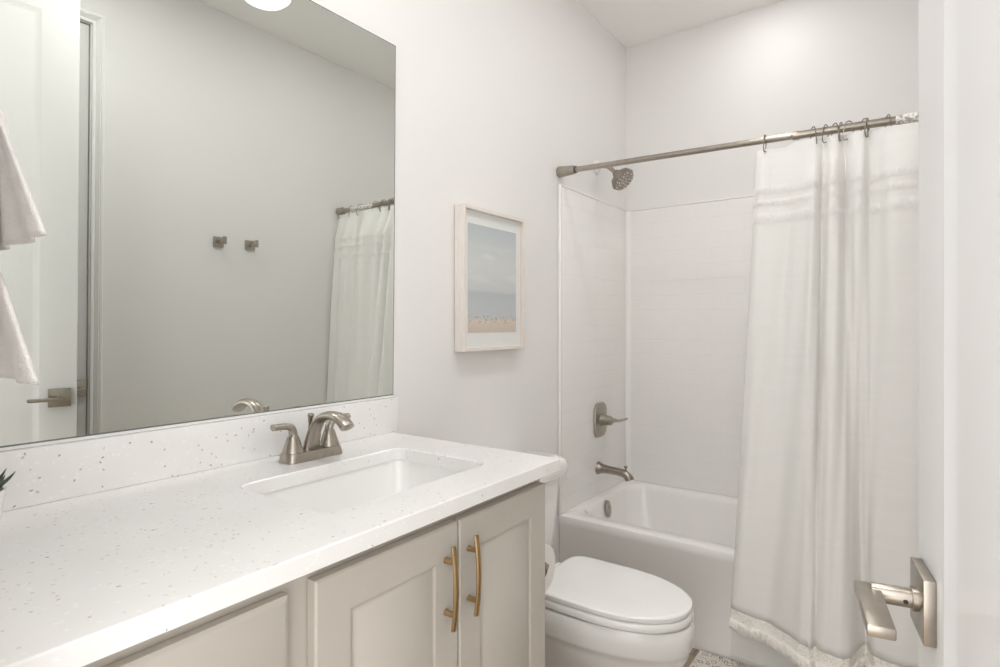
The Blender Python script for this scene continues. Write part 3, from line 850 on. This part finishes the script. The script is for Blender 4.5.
# rings: open hook rings over the rod
def ring_mesh():
    bm = bmesh.new()
    pts = [(0.006, -0.012, -0.043), (0.002, -0.022, -0.046), (0, -0.026, -0.034), (0, -0.0215, -0.012), (0, -0.013, 0.012), (0, 0.0, 0.0185), (0, 0.013, 0.012), (0, 0.018, -0.004), (0, 0.013, -0.020), (0, 0.004, -0.030), (0, 0.001, -0.036)]
    tube(bm, pts, 0.0018, 8, per=5, side=(1, 0, 0))
    return bm
xs = [0.840, 0.990, 1.029, 1.054, 1.073, 1.096, 1.136, 1.146, 1.201, 1.330, 1.410, 1.490]
ords = ['first', 'second', 'third', 'fourth', 'fifth', 'sixth', 'seventh', 'eighth', 'ninth', 'tenth', 'eleventh', 'last']
rg0 = None
for i, x in enumerate(xs):
    if rg0 is None:
        o = rg0 = obj('curtain_ring', ring_mesh(), M['nickel_dark'])
    else:
        o = rg0.copy(); COL.objects.link(o)
    o.location = (x, RY, rodz(x) - (0.0 if x < 0.92 else -0.002))
    o.rotation_euler = (0, 0, (0.0, 0.55, -0.3, 0.65, -0.2, -0.7, 0.5, -0.2, 0.4, 0.2, -0.3, 0.1)[i])
    lab = 'wire curtain ring on the rod, %s from the left end of the curtain' % ords[i] if i < 11 else 'wire curtain ring on the rod, nearest the right wall'
    tag(o, lab, 'curtain ring', 'curtain rings on the shower rod')

# ------------------------------------------------------------------ toilet
TYC = 1.686
toi = thing('toilet', 'white two-piece elongated toilet between the vanity and the bathtub', 'toilet', (0.40, TYC, 0))
def egg(xb, xf, hw, z, n=44, pw=2.35, back=2.9):
    # plan outline: blunt at the back, oval at the front; local coordinates
    pts = []
    if z > 0.03: z += 0.012
    xm = xb + (xf - xb) * 0.46
    for k in range(n):
        t = 2 * PI * k / n
        c, s = math.cos(t), math.sin(t)
        e_ = 2.0 if c > 0 else back
        x = xm + ((xf - xm) if c > 0 else (xm - xb)) * math.copysign(abs(c) ** (2 / (2.15 if c > 0 else back)), c)
        y = hw * math.copysign(abs(s) ** (2 / (2.15 if c > 0 else back)), s)
        pts.append((x - 0.40, y, z))
    return pts
bm = bmesh.new()
loft(bm, [egg(0.16, 0.608, 0.116, 0.0005), egg(0.16, 0.606, 0.115, 0.02), egg(0.17, 0.605, 0.104, 0.05), egg(0.16, 0.650, 0.106, 0.10), egg(0.15, 0.682, 0.122, 0.15), egg(0.14, 0.712, 0.142, 0.20), egg(0.13, 0.729, 0.155, 0.235), egg(0.13, 0.734, 0.159, 0.2545), egg(0.13, 0.737, 0.163, 0.2575), egg(0.13, 0.741, 0.165, 0.268), egg(0.13, 0.743, 0.167, 0.300), egg(0.13, 0.743, 0.167, 0.330), egg(0.135, 0.737, 0.162, 0.3375), egg(0.26, 0.68, 0.11, 0.3375), egg(0.30, 0.64, 0.08, 0.26)], True, True)
obj('bowl', bm, M['porcelain'], toi, smooth=50)
bm = bmesh.new()
loft(bm, [egg(0.272, 0.732, 0.158, 0.3425, back=7.0), egg(0.263, 0.739, 0.1665, 0.3465, back=7.0), egg(0.262, 0.741, 0.1675, 0.355, back=7.0), egg(0.264, 0.739, 0.1665, 0.3650, back=7.0), egg(0.270, 0.738, 0.162, 0.3680, back=7.0)])
obj('seat', bm, M['seat'], toi, smooth=50)
bm = bmesh.new()
loft(bm, [egg(0.275, 0.727, 0.158, 0.3725, back=7.0), egg(0.268, 0.737, 0.166, 0.3740, back=7.0), egg(0.267, 0.7385, 0.1670, 0.3790, back=7.0), egg(0.268, 0.7375, 0.1665, 0.3860, back=7.0), egg(0.271, 0.7335, 0.1630, 0.3893, back=7.0), egg(0.278, 0.725, 0.156, 0.3905, back=7.0), egg(0.36, 0.62, 0.10, 0.3910, back=4)])
lid = obj('lid', bm, M['seat'], toi, smooth=40)
for s in (-1, 1): obj('hinge', box((0.236 - 0.40, s * 0.075 - 0.022, 0.3500), (0.264 - 0.40, s * 0.075 + 0.022, 0.386), 0.006, 3), M['seat'], toi)
def tk(hx, hy, r, z): return [(x + 0.122 - 0.40, y, z) for x, y in rrect(0, 0, hx, hy, r, 8)]
bm = bmesh.new()
loft(bm, [tk(0.068, 0.120, 0.03, 0.348), tk(0.076, 0.130, 0.035, 0.356), tk(0.083, 0.152, 0.035, 0.50), tk(0.090, 0.176, 0.035, 0.674)])
obj('tank', bm, M['porcelain'], toi, smooth=50)
bm = bmesh.new()
loft(bm, [tk(0.100, 0.192, 0.05, 0.6745), tk(0.110, 0.206, 0.055, 0.680), tk(0.114, 0.211, 0.058, 0.695), tk(0.113, 0.210, 0.058, 0.717), tk(0.106, 0.202, 0.055, 0.737), tk(0.085, 0.175, 0.05, 0.747)])
obj('tank_lid', bm, M['porcelain'], toi, smooth=50)
bm = bmesh.new(); lathe(bm, (0.209 - 0.40, -0.12, 0.63), (1, 0, 0), [(0.012, 0), (0.012, 0.012), (0.008, 0.014)], 16); tube(bm, [(0.221 - 0.40, -0.12, 0.63), (0.227 - 0.40, -0.09, 0.627), (0.227 - 0.40, -0.05, 0.622)], [0.006, 0.006, 0.005], 10)
obj('flush_lever', bm, M['nickel'], toi)

# ------------------------------------------------------------------ toilet paper on the vanity side
hold = thing('toilet_paper_holder', 'brushed nickel paper holder fixed to the side of the vanity', 'paper holder', (0.40, VY1, 0.6162))
bm = bmesh.new(); lathe(bm, (0, 0.0005, 0), (0, 1, 0), [(0.024, 0), (0.024, 0.006), (0.010, 0.010), (0.008, 0.076)], 20)
obj('post', bm, M['nickel'], hold)
bm = bmesh.new(); tube(bm, [(0.0, 0.076, 0), (-0.012, 0.082, 0), (-0.0, 0.086, 0), (0.05, 0.086, 0), (0.115, 0.086, 0)][2:], 0.0065, 12, per=1, side=(0, 0, 1))
obj('bar', bm, M['nickel'], hold)
roll = thing('toilet_paper_roll', 'white toilet paper roll hanging at the end of the vanity', 'toilet paper', (0.454, VY1 + 0.086, 0.604))
bm = bmesh.new(); n = 36
def circ(r, x): return [(x, r * math.cos(2 * PI * k / n), r * math.sin(2 * PI * k / n)) for k in range(n)]
loft(bm, [circ(0.0205, -0.048), circ(0.060, -0.048), circ(0.0625, -0.046), circ(0.0625, 0.046), circ(0.060, 0.048), circ(0.0205, 0.048), circ(0.0205, -0.048)], False, False)
obj('paper', bm, M['paper'], roll)
bm = bmesh.new(); loft(bm, [circ(0.0204, -0.049), circ(0.0204, 0.0485), circ(0.0188, 0.0485), circ(0.0188, -0.049), circ(0.0204, -0.049)], False, False)
obj('core', bm, M['card'], roll)

# ------------------------------------------------------------------ rug
rug = obj('bath_rug', box((-0.42, -0.30, 0.0), (0.42, 0.30, 0.009), 0.003, 2), M['rug'], loc=(1.035, 1.892, 0.0005))
tag(rug, 'white bath rug with dark printed pattern in front of the bathtub', 'rug')

# ------------------------------------------------------------------ robe hooks on the right wall
def robe_hook(y, z, label):
    t = thing('robe_hook', label, 'hook', (XW - 0.0005, y, z), 0, 'robe hooks on the right wall')
    obj('backplate', box((-0.010, -0.024, -0.024), (0, 0.024, 0.024), 0.001, 2), M['nickel'], t)
    obj('peg', box((-0.058, -0.008, -0.008), (-0.010, 0.008, 0.008), 0.001, 2), M['nickel'], t)
    obj('tip', box((-0.066, -0.009, -0.013), (-0.058, 0.009, 0.023), 0.001, 2), M['nickel'], t)
robe_hook(1.474, 1.606, 'square robe hook on the white wall seen in the mirror, left one of two')
robe_hook(1.640, 1.608, 'square robe hook on the white wall seen in the mirror, right one nearer the curtain')

# ------------------------------------------------------------------ lamps
cl = thing('added_ceiling_light', 'round white flush ceiling light added out of view as fill for the room', 'ceiling light', (0.86, 0.86, ZC - 0.0005))  # added lamp, out of view, to brighten the near half of the room
bm = bmesh.new(); lathe(bm, (0, 0, 0), (0, 0, -1), [(0.165, 0), (0.165, 0.016), (0.158, 0.022), (0.150, 0.022), (0.150, 0.012)], 48); obj('trim_ring', bm, M['trim'], cl)
bm = bmesh.new(); lathe(bm, (0, 0, -0.012), (0, 0, -1), [(0.150, 0), (0.149, 0.003), (0.10, 0.005), (0.01, 0.006)], 48); obj('lens', bm, M['lens_ceiling_fill'], cl)
for name_xy, lens_m, lab in (((0.74, 2.58), 'lens_can', 'recessed ceiling light above the bathtub'), ((0.78, 1.80), 'lens_toilet_fill', 'recessed ceiling light added out of view as fill above the toilet')):  # the lamp above the toilet is an unseen addition that lifts the far half
    rl = thing('recessed_light', lab, 'ceiling light', (name_xy[0], name_xy[1], ZC - 0.0005), 0, 'recessed ceiling lights')
    bm = bmesh.new(); lathe(bm, (0, 0, 0), (0, 0, -1), [(0.085, 0), (0.085, 0.003), (0.075, 0.006), (0.060, 0.004)], 40); obj('trim_ring', bm, M['trim'], rl)
    bm = bmesh.new(); lathe(bm, (0, 0, -0.0035), (0, 0, -1), [(0.060, 0), (0.056, 0.004), (0.02, 0.006)], 40); obj('lens', bm, M[lens_m], rl)
vl = thing('vanity_light', 'nickel vanity light with white glowing shades above the mirror', 'wall light', (0.0005, 0.64, 2.21))
obj('backplate', box((0, -0.28, -0.03), (0.022, 0.28, 0.03), 0.004, 2), M['nickel'], vl)
for y in (-0.20, 0.0, 0.20):
    bm = bmesh.new(); tube(bm, [(0.022, y, 0), (0.07, y, 0.005), (0.105, y, -0.005), (0.112, y, -0.03)], 0.008, 12); obj('arm', bm, M['nickel'], vl)
    bm = bmesh.new(); lathe(bm, (0.112, y, -0.03), (0, 0, -1), [(0.025, 0), (0.045, 0.02), (0.060, 0.05), (0.066, 0.085), (0.064, 0.105), (0.050, 0.118), (0.02, 0.124)], 28); obj('shade', bm, M['lens_vanity'], vl)

# ------------------------------------------------------------------ towel and ring on the near wall
ring = thing('towel_ring', 'brushed nickel towel ring holding the white hand towel', 'towel ring', (0.262, YF + 0.0005, 1.56))
obj('mount', box((-0.024, 0, -0.024), (0.024, 0.010, 0.024), 0.001), M['nickel'], ring)
bm = bmesh.new(); lathe(bm, (0, 0.01, 0), (0, 1, 0), [(0.009, 0), (0.009, 0.095)], 16); obj('arm', bm, M['nickel'], ring)
bm = bmesh.new(); tube(bm, [(-0.055, 0.098, -0.0), (-0.055, 0.098, -0.06), (0.055, 0.098, -0.06), (0.055, 0.098, 0.0), (-0.055, 0.098, 0.0)], 0.005, 10, per=1, side=(0, 1, 0)); obj('loop', bm, M['nickel'], ring)
TWX, TWY = 0.262, 0.222
tow = thing('hand_towel', 'white cotton hand towel hanging in two flared tiers at the left of the mirror', 'towel', (TWX, TWY, 1.17))
def tier(z0, z1, hw0, hw1, y, name, m, rowsn=26, edge=False):
    bm = bmesh.new(); rows = []
    for k in range(rowsn + 1):
        t = k / rowsn; z = z0 + (z1 - z0) * t
        hw = hw0 + (hw1 - hw0) * t
        row = []
        for s in range(61):
            q = s / 60 * 2 - 1
            yy = y + 0.006 * math.cos(q * 11) * (0.35 + 0.65 * t) * (1 - 0.2 * abs(q)) - 0.006 * q * q
            row.append(bm.verts.new((q * hw, yy, z - 1.17)))
        rows.append(row)
    for a, b in zip(rows, rows[1:]):
        for s in range(60): bm.faces.new((a[s], a[s + 1], b[s + 1], b[s]))
    o = obj(name, bm, m, tow, smooth=180)
    md = o.modifiers.new('thick', 'SOLIDIFY'); md.thickness = 0.006; md.offset = 0
    return o
tier(1.520, 1.334, 0.010, 0.198, 0.012, 'front_tier', M['towel'])
tier(1.330, 1.166, 0.060, 0.236, -0.006, 'back_tier', M['towel'])
tier(1.520, 1.320, 0.020, 0.040, -0.008, 'gathered_middle', M['towel'])

# ------------------------------------------------------------------ plant
pl = thing('potted_succulent', 'small green succulent in a white pot at the left end of the countertop', 'plant', (0.068, 0.250, CZ1 + 0.0005))
bm = bmesh.new(); lathe(bm, (0, 0, 0), (0, 0, 1), [(0.026, 0), (0.029, 0.002), (0.036, 0.048), (0.037, 0.052), (0.033, 0.052), (0.031, 0.044)], 32); obj('pot', bm, M['pot'], pl)
bm = bmesh.new(); lathe(bm, (0, 0, 0.040), (0, 0, 1), [(0.0315, 0), (0.0315, 0.005), (0.01, 0.007)], 24); obj('soil', bm, M['soil'], pl)
for k in range(22):
    a = k * 2.399; tilt = 0.25 + 0.95 * (k / 21); Lf = (0.036 + 0.014 * random.random()) * (0.55 if math.cos(a) < -0.2 else 1.0)
    dr_ = Vector((math.cos(a) * math.sin(tilt), math.sin(a) * math.sin(tilt), math.cos(tilt)))
    p0 = Vector((0, 0, 0.045)) + Vector((math.cos(a), math.sin(a), 0)) * 0.008
    bm = bmesh.new()
    tube(bm, [p0, p0 + dr_ * Lf * 0.45, p0 + dr_ * Lf * 0.8 + Vector((0, 0, 0.004)), p0 + dr_ * Lf + Vector((0, 0, 0.009))], [0.0035, 0.0062, 0.0040, 0.0006], 8, 0.55, per=4, side=(-math.sin(a), math.cos(a), 0))
    obj('leaf', bm, M['leaf'], pl)
